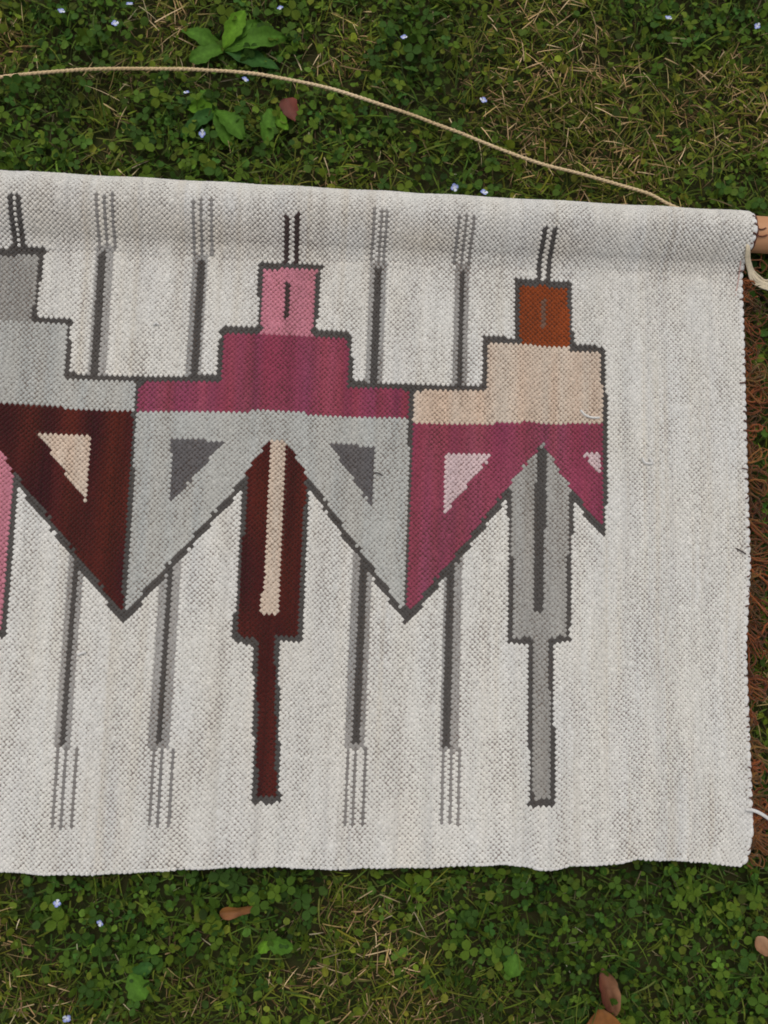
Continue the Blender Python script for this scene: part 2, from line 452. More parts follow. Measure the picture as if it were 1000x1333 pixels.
# colour wander of the yarn: long streaks along each weft, some per stitch
def yarn_jit(c, r, key):
    s = value_noise(c * 0.22, r * 0.012 + 7, 41) - 0.5
    s2 = value_noise(c * 0.9, r * 0.03, 42) - 0.5
    s3 = value_noise(c * 0.05, r * 0.02, 43) - 0.5
    j = rng.normal(0, 0.03, c.shape)
    amp = {'cream': 0.085, 'light_grey': 0.14, 'mid_grey': 0.34, 'rose': 0.34, 'maroon': 0.55, 'rust': 0.25, 'beige': 0.16}.get(key, 0.25)
    v = 1 + amp * (s * 0.8 + s2 * 0.6 + s3 * 0.5) + j
    col = np.repeat(v[:, None], 3, 1)
    t = (value_noise(c * 0.3, r * 0.02, 44) - 0.5)
    t2 = (value_noise(c * 0.12, r * 0.035, 45) - 0.5)
    if key == 'cream':
        col *= 1 + np.stack([0.012 + t * 0.012 + t2 * 0.016, 0.004 + 0 * t, -0.02 - t * 0.012 - t2 * 0.035], -1)
        k1 = np.clip(value_noise(c * 0.55, r * 0.006 + 3, 48) - 0.55, 0, 1) * np.clip(value_noise(c * 0.21, r * 0.03, 49) * 1.6 - 0.3, 0, 1)
        col *= 1 - k1[:, None] * np.array([0.17, 0.24, 0.34])
        k2 = np.clip(value_noise(c * 0.40, r * 0.007 + 9, 53) - 0.58, 0, 1)
        col *= 1 - k2[:, None] * np.array([0.24, 0.23, 0.20])
        # browner blotches along the front of the sleeve, faint marks elsewhere
        blotch = np.clip(value_noise(c * 0.035, r * 0.06, 46) - 0.25, 0, 1) * np.exp(-((r - 34) / 10.0) ** 2) * 1.7
        blotch += 0.9 * np.clip(value_noise(c * 0.08, r * 0.05, 47) - 0.72, 0, 1)
        col *= 1 - blotch[:, None] * np.array([0.06, 0.105, 0.17])
    elif key == 'rose':
        col *= 1 + np.stack([t * 0.10, t2 * 0.35, -t * 0.3 + t2 * 0.2], -1)
    elif key == 'maroon':
        col *= 1 + np.stack([t2 * 0.9, t2 * 1.0 + 0.1, -t * 0.2], -1)
    elif key == 'beige':
        col *= 1 + np.stack([0 * t, -t * 0.12, -t * 0.2], -1)
    else:
        col *= 1 + np.stack([t * 0.04, 0 * t, -t * 0.04], -1)
    return np.clip(col, 0.25, 2.2)

# one weft float: a small elongated pillow of yarn (local x across, y along the weft, z up)
SEG = 8
ang = np.arange(SEG) * 2 * math.pi / SEG
tv = [(0, 0, 1.0)]
for rad, h in ((0.74, 0.80), (1.0, -0.65)):
    tv += [(rad * math.cos(a), rad * math.sin(a), h) for a in ang]
TV = np.array(tv)
tf = [(0, 1 + k, 1 + (k + 1) % SEG) for k in range(SEG)]
for k in range(SEG):
    a, b = 1 + k, 1 + (k + 1) % SEG
    tf += [(a, a + SEG, b + SEG), (a, b + SEG, b)]
TF = np.array(tf)

def floats(mask):
    r, c = np.nonzero(mask)
    n = len(r)
    P = Pos[r, c]; N = NRM[r, c]; U = dU[r, c]; V = dV[r, c]
    jit = rng.normal(0, 0.07, (n, 2))
    pack = value_noise(c * 0.16, r * 0.045, 51) + 0.5 * (value_noise(c * 0.5, r * 0.2, 52) - 0.5)
    P = P + U * jit[:, :1] + V * jit[:, 1:] * 0.8
    sx = (0.69 + 0.20 * pack + rng.normal(0, 0.04, n)); sy = (0.79 + 0.16 * pack + rng.normal(0, 0.05, n))
    slub = np.where(rng.random(n) < 0.03, rng.uniform(1.12, 1.35, n), 1.0); sx = sx * slub; sy = sy * slub
    sz = 0.00062 * slub * (1 + rng.normal(0, 0.12, n))
    tw = rng.normal(0, 0.12, n)
    U2 = U + V * tw[:, None]; V2 = V - U * tw[:, None]
    W = (P[:, None] + TV[None, :, :1] * (U2 * sx[:, None])[:, None] + TV[None, :, 1:2] * (V2 * sy[:, None])[:, None]
         + TV[None, :, 2:] * (N * sz[:, None])[:, None])
    F = TF[None] + (np.arange(n) * len(TV))[:, None, None]
    return W.reshape(-1, 3), F.reshape(-1, 3), r, c

def woven(name, mask, key, parent, label=None):
    W, F, r, c = floats(mask)
    if len(r) == 0: return None
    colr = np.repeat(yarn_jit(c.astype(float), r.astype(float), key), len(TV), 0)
    o = mesh_obj(name, W, F, YARN[key], parent, colr)
    if label: o['label'] = label
    return o

lat = ((rr + cc) % 2 == 0)
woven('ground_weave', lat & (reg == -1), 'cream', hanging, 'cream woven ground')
FIGN = {('fig', 0): ('stepped_figure', 'dark outlined stepped figure with grey head, maroon wings and pink tail'),
        ('fig', 1): ('stepped_figure', 'dark outlined stepped figure with pink head, light grey wings and maroon tail'),
        ('fig', 2): ('stepped_figure', 'dark outlined stepped figure with rust head, rose wings and grey tail')}
OUTL = np.array([d[1] is None for d in D] + [False])
for mir_side in (False, True):
    keys = []
    for d in D:
        if d[0] not in keys: keys.append(d[0])
    for fk in keys:
        if fk[0] == 'fig' and fk[1] == 0:
            if mir_side: continue
            side = np.ones_like(mirr)
        else:
            side = mirr == mir_side
        ids = [i for i, d in enumerate(D) if d[0] == fk]
        m = lat & side & np.isin(reg, [i for i in ids if D[i][1] is None])
        if fk[0] == 'fig':
            nm, lab = FIGN[fk]
        else:
            nm = 'reed_stripe'
            lab = [D[i][6] for i in ids if D[i][6]][0]
        if mir_side: lab = None
        root = woven(nm, m, 'charcoal', hanging, lab)
        if root is None: continue
        for i in ids:
            if D[i][1] is None: continue
            if fk == ('fig', 0) and D[i][1] in ('wing_triangle', 'antenna'):
                woven(D[i][1], lat & mirr & (reg == i), D[i][2], root, D[i][6])
                woven(D[i][1], lat & ~mirr & (reg == i), D[i][2], root, D[i][6])
                continue
            # a single weft line is packed end to end
            woven(D[i][1], (lat | (D[i][1] == 'thin_line')) & side & (reg == i), D[i][2], root, None if mir_side else D[i][6])

# warp core behind the floats, with the thickness of the cloth
st_r = np.unique(np.r_[np.arange(0, NRW, 2), NRW - 1]); st_c = np.unique(np.r_[np.arange(0, NC, 2), NC - 1])
G = Pos[np.ix_(st_r, st_c)]; GN = NRM[np.ix_(st_r, st_c)]
nr_, nc_ = len(st_r), len(st_c)
topv = (G - GN * 0.00036).reshape(-1, 3); botv = (G - GN * 0.0026).reshape(-1, 3)
ii = np.arange(nr_ * nc_).reshape(nr_, nc_)
q = np.stack([ii[:-1, :-1], ii[1:, :-1], ii[1:, 1:], ii[:-1, 1:]], -1).reshape(-1, 4)
o2 = nr_ * nc_
loop = np.r_[ii[0, :], ii[1:, -1], ii[-1, -2::-1], ii[-2:0:-1, 0]]
side_q = np.stack([loop, np.roll(loop, -1), np.roll(loop, -1) + o2, loop + o2], -1)
qs = np.vstack([q, q[:, ::-1] + o2, side_q])
base_cols = np.array([YARN_RGB[d[2]] for d in D] + [YARN_RGB['cream']])
gcol = base_cols[reg[np.ix_(st_r, st_c)].reshape(-1)]
gcol = gcol * 0.25 + np.array([0.075, 0.048, 0.034]) * np.minimum(1, 0.25 + gcol.mean(1, keepdims=True) * 2.5)   # rusty warp, darkened so the gaps between floats read as shaded holes
mesh_obj('warp_core', np.vstack([topv, botv]), qs, M_WARP, hanging, np.vstack([gcol, gcol]))

# selvedge: fat turns of the weft along the right side and the long edges
def edge_turns(name, path, step, half, parent):
    s = np.concatenate([[0], np.cumsum(np.linalg.norm(np.diff(path, axis=0), axis=1))])
    parts = []
    t = 0.0
    while t < s[-1]:
        L = step * random.uniform(0.8, 1.25)
        p = np.array([np.interp(t + L / 2, s, path[:, k]) for k in range(3)])
        p1 = np.array([np.interp(t + L / 2 + 0.002, s, path[:, k]) for k in range(3)])
        T = p1 - p; T /= np.linalg.norm(T) + 1e-9
        Nn = np.array([0, 0, 1.0]); S = np.cross(T, Nn); S /= np.linalg.norm(S) + 1e-9; Nn = np.cross(S, T)
        n1 = 8; vs = [p + Nn * half * 0.8, p - Nn * half * 0.8]
        for a in np.arange(n1) * 2 * math.pi / n1:
            for e, w in ((0.5, 0.8), (-0.5, 0.8)):
                vs.append(p + T * math.cos(a) * L * 0.56 * w + S * math.sin(a) * half * w * 1.1 + Nn * e * half)
        for a in np.arange(n1) * 2 * math.pi / n1:
            vs.append(p + T * math.cos(a) * L * 0.56 + S * math.sin(a) * half * 1.1)
        F = []
        for k in range(n1):
            k2 = (k + 1) % n1
            u, u2, w, w2, m, m2 = 2 + 2 * k, 2 + 2 * k2, 3 + 2 * k, 3 + 2 * k2, 2 + 2 * n1 + k, 2 + 2 * n1 + k2
            F += [(0, u, u2), (1, w2, w), (u, m, m2), (u, m2, u2), (m, w, w2), (m, w2, m2)]
        parts.append((np.array(vs), np.array(F)))
        t += L
    V, F = join(parts)
    cv = np.repeat((1 + 0.05 * rng.normal(size=len(parts)))[:, None], len(parts[0][0]), 0).reshape(-1, 1) * np.ones(3)
    return mesh_obj(name, V, F, YARN['cream'], parent, cv)
edge_turns('side_binding', Pos[14:, -1] + np.array([0.0008, 0, -0.001]), 0.0082, 0.0025, hanging)
edge_turns('hem_selvedge', Pos[-1, :] + np.array([0, -0.0002, -0.0012]), 0.0052, 0.0017, hanging)

def strand(px_pts, n=24): return smooth_path(np.array([spot(a, b, c) for a, b, c in px_pts]), n)

# fringe: looped ends of the rust warp down the right side
def rust_col():
    t = random.random()
    t = t ** 1.6
    c = np.array([0.23, 0.060, 0.013]) * (1 - t) + np.array([0.15, 0.085, 0.020]) * t
    return c * random.uniform(0.38, 1.05)
ei = 38.0
while ei < NRW - 1:
    P0 = Pos[int(ei), -1]
    ei += random.choice((2.2, 3.0, 3.8, 4.6, 6.0))
    parts, cols = [], []
    big = random.random()
    nst = random.randint(3, 5) + int(big * 5)
    lean = random.uniform(-0.014, 0.010)
    ext = 0.009 + 0.022 * random.random() ** 0.9
    cbase = rust_col()
    for k in range(nst):
        a0 = P0 + np.array([0.0005, random.uniform(-0.0025, 0.0025), -0.0012])
        e = ext * random.uniform(0.55, 1.1)
        ly = lean + random.gauss(0, 0.0035)
        w = e * random.uniform(0.25, 0.6) * random.choice((-1, 1))
        if random.random() < 0.55:      # a loop that turns back on itself
            pts = [a0 - np.array([0.003, 0, 0.001]), a0,
                   a0 + np.array([e * 0.40, ly * 0.4 + w * 0.5, 0.0015 + random.uniform(0, .003)]),
                   a0 + np.array([e * 0.85, ly + w * 0.7, random.uniform(-.001, .004)]),
                   a0 + np.array([e * 1.02, ly + w * 0.1, random.uniform(-.002, .002)]),
                   a0 + np.array([e * 0.85, ly - w * 0.5, -0.002]),
                   a0 + np.array([e * 0.45, ly * 0.6 - w * 0.4, -0.001 + random.uniform(-.002, .003)]),
                   a0 + np.array([e * random.uniform(0.1, 0.4), ly * 0.3 + random.uniform(-.004, .004), -0.004])]
        else:                           # a loose curling end
            pts = [a0 - np.array([0.003, 0, 0.001]), a0]
            q = a0.copy(); th = math.atan2(ly, e)
            for m_ in range(7):
                th += random.gauss(0, 0.95)
                q = q + np.array([math.cos(th) * e * 0.3, math.sin(th) * e * 0.3, random.uniform(-.0025, .0015)])
                pts.append(q.copy())
        Pp = smooth_path(pts, 26)
        Pp[4:, 0] = np.maximum(Pp[4:, 0], P0[0] + 0.0025 + 0.002 * np.abs(np.sin(np.arange(22) * 0.9 + k)))   # never back over the cloth
        Pp[:, 2] += 0.0005 * np.sin(np.arange(26) * 1.3 + k)
        Pp[:, 1] += 0.0004 * np.sin(np.arange(26) * 1.9 + k)
        V, F = tube(Pp, random.choice((0.0004, 0.0005, 0.0007, 0.0010)), 5)
        parts.append((V, F)); cols.append(np.tile(cbase * random.uniform(0.65, 1.35), (len(V), 1)))
    V, F = join(parts)
    mesh_obj('fringe_tuft', V, F, M_RUST, hanging, np.vstack(cols))
# rust stitches drawn into the edge, dark against the cream
parts = []
for ei in range(16, NRW - 3, 4):
    if random.random() < 0.55:
        p = Pos[ei, -1] + np.array([0, 0, 0.0006])
        l = random.uniform(0.0002, 0.0016) if random.random() < 0.92 else 0.004
        q1 = p + np.array([-l, random.uniform(-.001, .001), 0.0007]); q2 = p + np.array([0.0026, random.uniform(-.002, .002), -0.0012])
        V, F = tube(smooth_path([q1, p + np.array([0.0005, 0, 0.0012]), q2], 6), random.uniform(0.0004, 0.0008), 5); parts.append((V, F))
V, F = join(parts)
mesh_obj('edge_stitching', V, F, M_RUST, hanging, np.tile(np.array([0.10, 0.035, 0.02]), (len(V), 1)))['kind'] = 'stuff'
# loose ends and slubs on the face
def face_end(pts, r, key, lift=0.0015):
    P = []
    for a, b in pts:
        d = np.hypot(px[..., 0] - a, px[..., 1] - b); j = np.unravel_index(np.argmin(d), d.shape)
        P.append(Pos[j] + NRM[j] * lift)
    V, F = tube(smooth_path(P, 14), r, 6)
    mesh_obj('loose_yarn_end', V, F, YARN[key], hanging, np.ones((len(V), 3)))
face_end([(756, 533), (760, 541), (770, 544), (779, 543)], 0.0012, 'cream', 0.0008)
face_end([(836, 597), (840, 604), (847, 602), (844, 597)], 0.0014, 'cream')
face_end([(488, 617), (493, 615), (497, 618)], 0.0006, 'charcoal')
face_end([(206, 424), (203, 420), (200, 424)], 0.0011, 'cream')
face_end([(957, 713), (964, 717), (969, 721)], 0.0006, 'brown_black')
face_end([(103, 852), (108, 848), (112, 851)], 0.0013, 'cream')
face_end([(697, 1130), (702, 1132), (707, 1131)], 0.0016, 'cream', 0.0005)
# stray fibres standing off the face
parts = []
for _ in range(700):
    r_, c_ = random.randint(20, NRW - 3), random.randint(2, NC - 3)
    if reg[r_, c_] != -1: continue
    p0 = Pos[r_, c_] + NRM[r_, c_] * 0.0006
    th = random.uniform(0, 6.28); ln_ = random.uniform(0.002, 0.006)
    p2 = p0 + np.array([math.cos(th) * ln_, math.sin(th) * ln_, random.uniform(0, 0.0012)])
    pm = (p0 + p2) / 2 + np.array([random.uniform(-.001, .001), random.uniform(-.001, .001), random.uniform(0.0004, 0.0014)])
    parts.append(tube(smooth_path([p0, pm, p2], 5), 0.00010, 3))
V, F = join(parts)
fz = mesh_obj('loose_fibres', V, F, YARN['cream'], hanging, np.ones((len(V), 3))); fz['kind'] = 'stuff'
# yarn tail leaving the right side low down
V, F = tube(strand([(971, 1054, 0.024), (981, 1055, 0.028), (992, 1060, 0.028), (1006, 1069, 0.025), (1022, 1074, 0.018)]), 0.0017, 7)
mesh_obj('loose_yarn_end', V, F, YARN['cream'], hanging, np.ones((len(V), 3)), True)

# dark rust binding at the end of the sleeve, round the dowel
parts = []
axd = PA[-1] - PA[0]; axd /= np.linalg.norm(axd)
nax = np.cross(np.array([0, 0, 1.0]), axd)       # toward the top of the picture
for k in range(11):
    a0, a1 = random.uniform(-100, -20), random.uniform(20, 110)
    sh = random.uniform(-0.0005, 0.0045)
    pts = []
    for a in np.radians(np.linspace(a0, a1, 7)):
        rad = RD + 0.0016 + random.uniform(-.0004, .0012)
        pts.append(PA[-1] + axd * (sh + random.uniform(-.0016, .0016)) - nax * rad * math.sin(a) + np.array([0, 0, rad * math.cos(a)]))
    V, F = tube(smooth_path(pts, 20), random.uniform(0.0006, 0.001), 5); parts.append((V, F))
for sx_, ang_ in ((0.011, 2), (0.013, 22)):
    pts = []
    for t in np.linspace(0, 1, 5):
        a = math.radians(ang_ + 6 * math.sin(t * 3.0)); rad = RD + 0.0011
        pts.append(PA[-1] + axd * (0.003 + sx_ * t) - nax * rad * math.sin(a) + np.array([0, 0, rad * math.cos(a)]))
    V, F = tube(smooth_path(pts, 14), 0.0007, 5); parts.append((V, F))
V, F = join(parts)
mesh_obj('sleeve_binding', V, F, M_RUST, hanging, np.tile(np.array([0.11, 0.032, 0.016]), (len(V), 1)))
V, F = tube(strand([(965, 334, 0.034), (962, 360, 0.026), (957, 392, 0.023), (957, 425, 0.021), (960, 446, 0.019)]), 0.0005, 5)
mesh_obj('loose_thread', V, F, YARN['pale_pink'], hanging, np.tile([0.9, 0.75, 0.65], (len(V), 1)))

# ------------------------------------------------------------------ dowel in the sleeve
d0 = PA[0] - axd * 0.02; d1 = PA[-1] + axd * 0.075
NS = 40; ringp = []
for t, rs in ((0, 0.0), (0, 0.88), (0.0022, 1), (0.2, 1), (0.5, 1.004), (0.8, 1), (-0.0022, 1), (1, 0.88), (1, 0.0)):
    ringp.append((t, rs))
Ld = np.linalg.norm(d1 - d0)
side_v = nax
Vd = []
for i, (t, rs) in enumerate(ringp):
    if i == 2: pp = d0 + axd * 0.0022
    elif i == 6: pp = d1 - axd * 0.0022
    else: pp = d0 + axd * Ld * t
    for a in np.arange(NS) * 2 * math.pi / NS:
        Vd.append(pp + RD * rs * (side_v * math.cos(a) + np.array([0, 0, 1.0]) * math.sin(a)))
Fd = []
for i in range(len(ringp) - 1):
    for k in range(NS):
        k2 = (k + 1) % NS
        Fd.append((i * NS + k, i * NS + k2, (i + 1) * NS + k2, (i + 1) * NS + k))
dow = mesh_obj('wooden_dowel', np.array(Vd), np.array(Fd), M_WOOD)
tag(dow, 'round pale wooden dowel sticking out of the rolled tapestry sleeve', 'dowel')

# ------------------------------------------------------------------ hanging cord
cord_root = bpy.data.objects.new('hanging_cord', None); COL.objects.link(cord_root)
tag(cord_root, 'tan twisted cord curving over the grass above the tapestry', 'cord')
path = strand([(-420, 190, 0.02), (-280, 146, 0.023), (-130, 117, 0.024), (0, 99, 0.025), (70, 93, 0.025), (150, 88, 0.026), (230, 88.5, 0.027), (290, 91.5, 0.027),
               (350, 99, 0.026), (430, 114.5, 0.025), (500, 137, 0.025), (560, 158, 0.024), (620, 181, 0.025), (690, 208, 0.024),
               (760, 227, 0.024), (810, 241, 0.024), (845, 252, 0.024), (875, 267, 0.024), (915, 283, 0.022), (955, 297, 0.0115), (980, 304, 0.0105)], 900)
path[:, 2] -= 0.001
path[:, 1] += 0.0016 * (value_noise(np.arange(900) / 60., np.zeros(900), 4) - 0.5)
path[:, 1] += 0.0006 * (value_noise(np.arange(900) / 25., np.zeros(900), 3) - 0.5)
s = np.concatenate([[0], np.cumsum(np.linalg.norm(np.diff(path, axis=0), axis=1))])
T = np.gradient(path, axis=0); T /= np.linalg.norm(T, axis=1)[:, None]
S = np.cross(T, [0, 0, 1.0]); S /= np.linalg.norm(S, axis=1)[:, None]; Nn = np.cross(S, T)
parts = []; cols = []
for ply in range(2):
    ph = s / 0.009 * 2 * math.pi + ply * math.pi
    wv = 0.00055 * (1 + 0.12 * np.sin(s * 70))
    P = path + S * (np.cos(ph) * wv)[:, None] + Nn * (np.sin(ph) * wv)[:, None]
    V, F = tube(P, 0.00125 * (1 + 0.12 * (value_noise(s * 300, s * 0, 9 + ply) - 0.5)), 6)
    parts.append((V, F))
    tcol = value_noise(np.repeat(s, 6) * 14, np.zeros(len(s) * 6), 21)
    cv = np.ones((len(V), 3)); cv[:len(tcol)] = np.stack([0.9 + 0.3 * tcol, 0.85 + 0.35 * tcol, 0.75 + 0.5 * tcol], -1)
    cols.append(cv)
V, F = join(parts)
mesh_obj('strand', V, F, M_CORD, cord_root, np.vstack(cols))
# bundle of loose cord hanging from the dowel beside the sleeve
for k in range(9):
    o = (k - 4) / 4.0
    j = lambda a=1.2: random.uniform(-a, a)
    pts = [(971 + j(), 309 + j(), 0.040), (974.0 + o * 1.6, 322, 0.044), (974.5 + o * 2.6 + j(.4), 338, 0.036), (978 + o * 3.6, 352, 0.029),
           (986 + o * 5.5 + j(), 364 - o * 3.5, 0.027 - abs(o) * .003), (999 + j(), 370 - o * 6 + j(), 0.026), (1020, 372 - o * 9 + j(2), 0.022), (1045, 368 - o * 13 + j(3), 0.016)]
    V, F = tube(strand(pts, 30), 0.00115 if k < 6 else 0.0006, 5)
    mesh_obj('loose_strand', V, F, M_PALE, cord_root)

# ------------------------------------------------------------------ lawn
# outline of the cloth on the ground
rug_poly = np.vstack([Pos[20, ::12, :2], Pos[::10, -1, :2], Pos[-1, ::-12, :2], Pos[::-10, 0, :2]])
def rug_dist(x, y):
    """signed distance to the cloth outline, negative inside"""
    ins = inpoly(x, y, [tuple(p) for p in rug_poly])
    d = np.full(x.shape, 9.0)
    for a, b in zip(rug_poly, np.roll(rug_poly, -1, axis=0)):
        ab = b - a; L2 = ab @ ab
        if L2 < 1e-12: continue
        t = np.clip(((x - a[0]) * ab[0] + (y - a[1]) * ab[1]) / L2, 0, 1)
        d = np.minimum(d, np.hypot(x - a[0] - t * ab[0], y - a[1] - t * ab[1]))
    return np.where(ins, -d, d)

XR, YR = (-1.5, 1.3), (-1.3, 1.6)
def scatter(n, margin, seed):
    g = np.random.default_rng(seed)
    n = int(n * 2.58)
    x = g.uniform(*XR, n); y = g.uniform(*YR, n)
    p = proj(np.stack([x, y, np.zeros(n)], -1))
    # far outside the picture the plants thin out
    out = np.maximum(np.maximum(-p[:, 0], p[:, 0] - PW), np.maximum(-p[:, 1], p[:, 1] - PH))
    keep = g.random(n) < np.where(out < 90, 1.0, np.where(out < 450, 0.28, 0.10))
    x, y, p = x[keep], y[keep], p[keep]
    d = rug_dist(x, y)
    k = d > margin
    return x[k], y[k], p[k], d[k]

# patches: 1 = dry thin turf, 0 = lush clover, from blotches plus the places the photograph shows
DRY = [(470, 40, 60), (430, 60, 50), (700, 150, 70), (800, 120, 90), (900, 80, 70), (940, 190, 90), (780, 210, 80), (650, 110, 50), (560, 190, 60), (30, 60, 45),
       (210, 60, 40), (520, 1220, 60), (500, 1290, 70), (560, 1310, 50), (20, 1300, 50), (640, 1290, 40), (430, 1170, 40), (890, 1260, 50), (260, 1280, 50), (120, 130, 50)]
LUSH = [(520, 60, 40), (640, 1160, 70), (700, 1200, 80), (880, 1150, 90), (960, 1190, 60), (860, 60, 60), (300, 1140, 70), (180, 1210, 60), (80, 1160, 50), (230, 200, 80),
        (100, 30, 70), (560, 220, 60), (960, 240, 50), (60, 190, 60), (580, 100, 50), (400, 30, 50), (440, 190, 40), (360, 190, 40), (950, 1300, 60), (760, 1230, 60), (900, 30, 50)]
def dryness(p):
    v = 0.44 + 0.9 * (value_noise(p[:, 0] / 75 + 50, p[:, 1] / 75 + 50, 61) - 0.5) + 0.4 * (value_noise(p[:, 0] / 25 + 50, p[:, 1] / 25 + 50, 62) - 0.5)
    for x, y, r in DRY: v += 0.42 * np.exp(-((p[:, 0] - x) ** 2 + (p[:, 1] - y) ** 2) / (r * r))
    for x, y, r in LUSH: v -= 0.5 * np.exp(-((p[:, 0] - x) ** 2 + (p[:, 1] - y) ** 2) / (r * r))
    return np.clip(v, 0, 1)

def instance(name, TVs, TFs, x, y, z, yaw, pitch, roll, sc, cols, mat, tint=None):
    """many transformed copies of a small template, joined: ground cover"""
    n = len(x)
    cy, sy = np.cos(yaw), np.sin(yaw); cp, sp = np.cos(pitch), np.sin(pitch); cr, sr = np.cos(roll), np.sin(roll)
    Rx = np.zeros((n, 3, 3)); Rx[:, 0, 0] = 1; Rx[:, 1, 1] = cp; Rx[:, 1, 2] = -sp; Rx[:, 2, 1] = sp; Rx[:, 2, 2] = cp
    Ry = np.zeros((n, 3, 3)); Ry[:, 1, 1] = 1; Ry[:, 0, 0] = cr; Ry[:, 0, 2] = sr; Ry[:, 2, 0] = -sr; Ry[:, 2, 2] = cr
    Rz = np.zeros((n, 3, 3)); Rz[:, 2, 2] = 1; Rz[:, 0, 0] = cy; Rz[:, 0, 1] = -sy; Rz[:, 1, 0] = sy; Rz[:, 1, 1] = cy
    R = Rz @ Rx @ Ry
    V = np.einsum('nij,nvj->nvi', R, TVs[None] * sc[:, None, :]) if TVs.ndim == 2 else np.einsum('nij,nvj->nvi', R, TVs * sc[:, None, :])
    V = V + np.stack([x, y, z], -1)[:, None]
    k = V.shape[1]
    F = (TFs[None] + (np.arange(n) * k)[:, None, None]).reshape(-1, TFs.shape[1])
    c = np.repeat(cols[:, None], k, 1)
    if tint is not None: c = c * tint[None]
    return V.reshape(-1, 3), F, c.reshape(-1, 3)

def mixcol(n, g, cols, jit=0.2):
    cols = np.array(cols); i = g.integers(0, len(cols), n); t = g.random(n)[:, None]
    j = g.integers(0, len(cols), n)
    return (cols[i] * (1 - t) + cols[j] * t) * np.clip(1 + g.normal(0, jit, (n, 1)), 0.4, 1.8)

GREEN = [tuple(np.array(c) * (1.45, 1.22, 0.68)) for c in [(0.052, 0.098, 0.016), (0.075, 0.125, 0.022), (0.034, 0.078, 0.016), (0.095, 0.125, 0.028), (0.042, 0.090, 0.026)]]
CLOV = [tuple(np.array(c) * (1.22, 1.12, 0.58)) for c in [(0.046, 0.098, 0.022), (0.036, 0.088, 0.026), (0.064, 0.118, 0.022), (0.085, 0.135, 0.026), (0.030, 0.070, 0.022)]]
TAN = [(0.32, 0.25, 0.125), (0.24, 0.17, 0.085), (0.46, 0.39, 0.24), (0.15, 0.10, 0.05), (0.25, 0.21, 0.085)]
BROWN = [(0.060, 0.034, 0.016), (0.085, 0.05, 0.022), (0.04, 0.03, 0.014)]

def patch_tone(p, dr):
    a = value_noise(p[:, 0] / 48 + 70, p[:, 1] / 48 + 70, 71); b = value_noise(p[:, 0] / 110 + 70, p[:, 1] / 110 + 70, 72)
    f = 0.58 + 0.45 * a + 0.30 * b
    w = (dr - 0.4) * 0.45
    return f[:, None] * np.stack([1 + w, 1 + 0.25 * w, 1 - 0.2 * w], -1)

# blade template: bent ribbon with a keel, root at origin, runs along +y and arches over
def blade_tpl(nseg, bend):
    V, F = [], []
    for i in range(nseg + 1):
        t = i / nseg
        w = 0.5 * (1 - t ** 2.2) * (0.75 + 0.25 * min(1, t * 4))
        yy = t if bend == 0 else math.sin(t * bend) / bend
        zz = 0 if bend == 0 else -(1 - math.cos(t * bend)) / bend
        sw = 0.35 * math.sin(t * 2.2)
        V += [(-w + sw, yy, zz), (w + sw, yy, zz)]
    for i in range(nseg):
        a = 2 * i
        F += [(a, a + 1, a + 3), (a, a + 3, a + 2)]
    return np.array(V), np.array(F)

def lawn_blades(name, n, seed, margin, lmin, lmax, wmin, wmax, pal, dry_pow, mat, z0, pit, bend=0.9, label=None, cat=None):
    g = np.random.default_rng(seed)
    x, y, p, d = scatter(n, margin, seed)
    dr = dryness(p)
    keep = g.random(len(x)) < dry_pow(dr)
    x, y, p, d, dr = x[keep], y[keep], p[keep], d[keep], dr[keep]
    m = len(x)
    yaw = g.uniform(0, 2 * math.pi, m)
    # tufts: neighbouring blades share a direction
    yaw = yaw * 0.55 + 0.45 * 4 * math.pi * value_noise(x * 45 + 90, y * 45 + 90, seed)
    ln = g.uniform(lmin, lmax, m) * np.clip(g.normal(1, 0.25, m), 0.5, 1.7)
    wd = g.uniform(wmin, wmax, m)
    # blades next to the cloth do not lie across it
    hx = x - np.sin(yaw) * ln; hy = y + np.cos(yaw) * ln
    bad = (rug_dist(hx, hy) < 0.004)
    ln = np.where(bad, np.minimum(ln, np.maximum(d * 0.8, 0.006)), ln)
    TVb, TFb = blade_tpl(4, bend)
    V, F, c = instance(name, TVb, TFb, x, y, g.uniform(z0[0], z0[1], m), yaw, g.uniform(pit[0], pit[1], m), g.normal(0, 0.5, m),
                       np.stack([wd, ln, ln], -1), mixcol(m, g, pal, 0.30) * patch_tone(p, dr), mat)
    o = mesh_obj(name, V, F, mat, None, c)
    tag(o, label, cat, kind='stuff')
    return o
lawn_blades('thatch', 80000, 101, 0.000, 0.008, 0.028, 0.0006, 0.0014, BROWN + TAN[1:2] + [(0.05, 0.055, 0.015)], lambda d: 0.25 + 0.6 * d, M_STRAW,
            (0.0, 0.007), (-0.1, 0.35), 0.7, 'dark brown thatch between the lawn plants', 'thatch')
lawn_blades('grass', 130000, 102, 0.001, 0.010, 0.034, 0.0009, 0.0020, GREEN + [(0.11, 0.12, 0.03)], lambda d: 0.42 + 0.5 * d, M_LEAF,
            (0.001, 0.013), (0.0, 0.75), 1.1, 'short mown green grass round the tapestry', 'grass')
lawn_blades('dry_straw', 52000, 103, 0.001, 0.008, 0.032, 0.0006, 0.0014, TAN, lambda d: 0.025 + 0.97 * d ** 2.8, M_STRAW,
            (0.006, 0.016), (-0.15, 0.45), 0.5, 'pale dry grass stalks scattered over the lawn', 'straw')

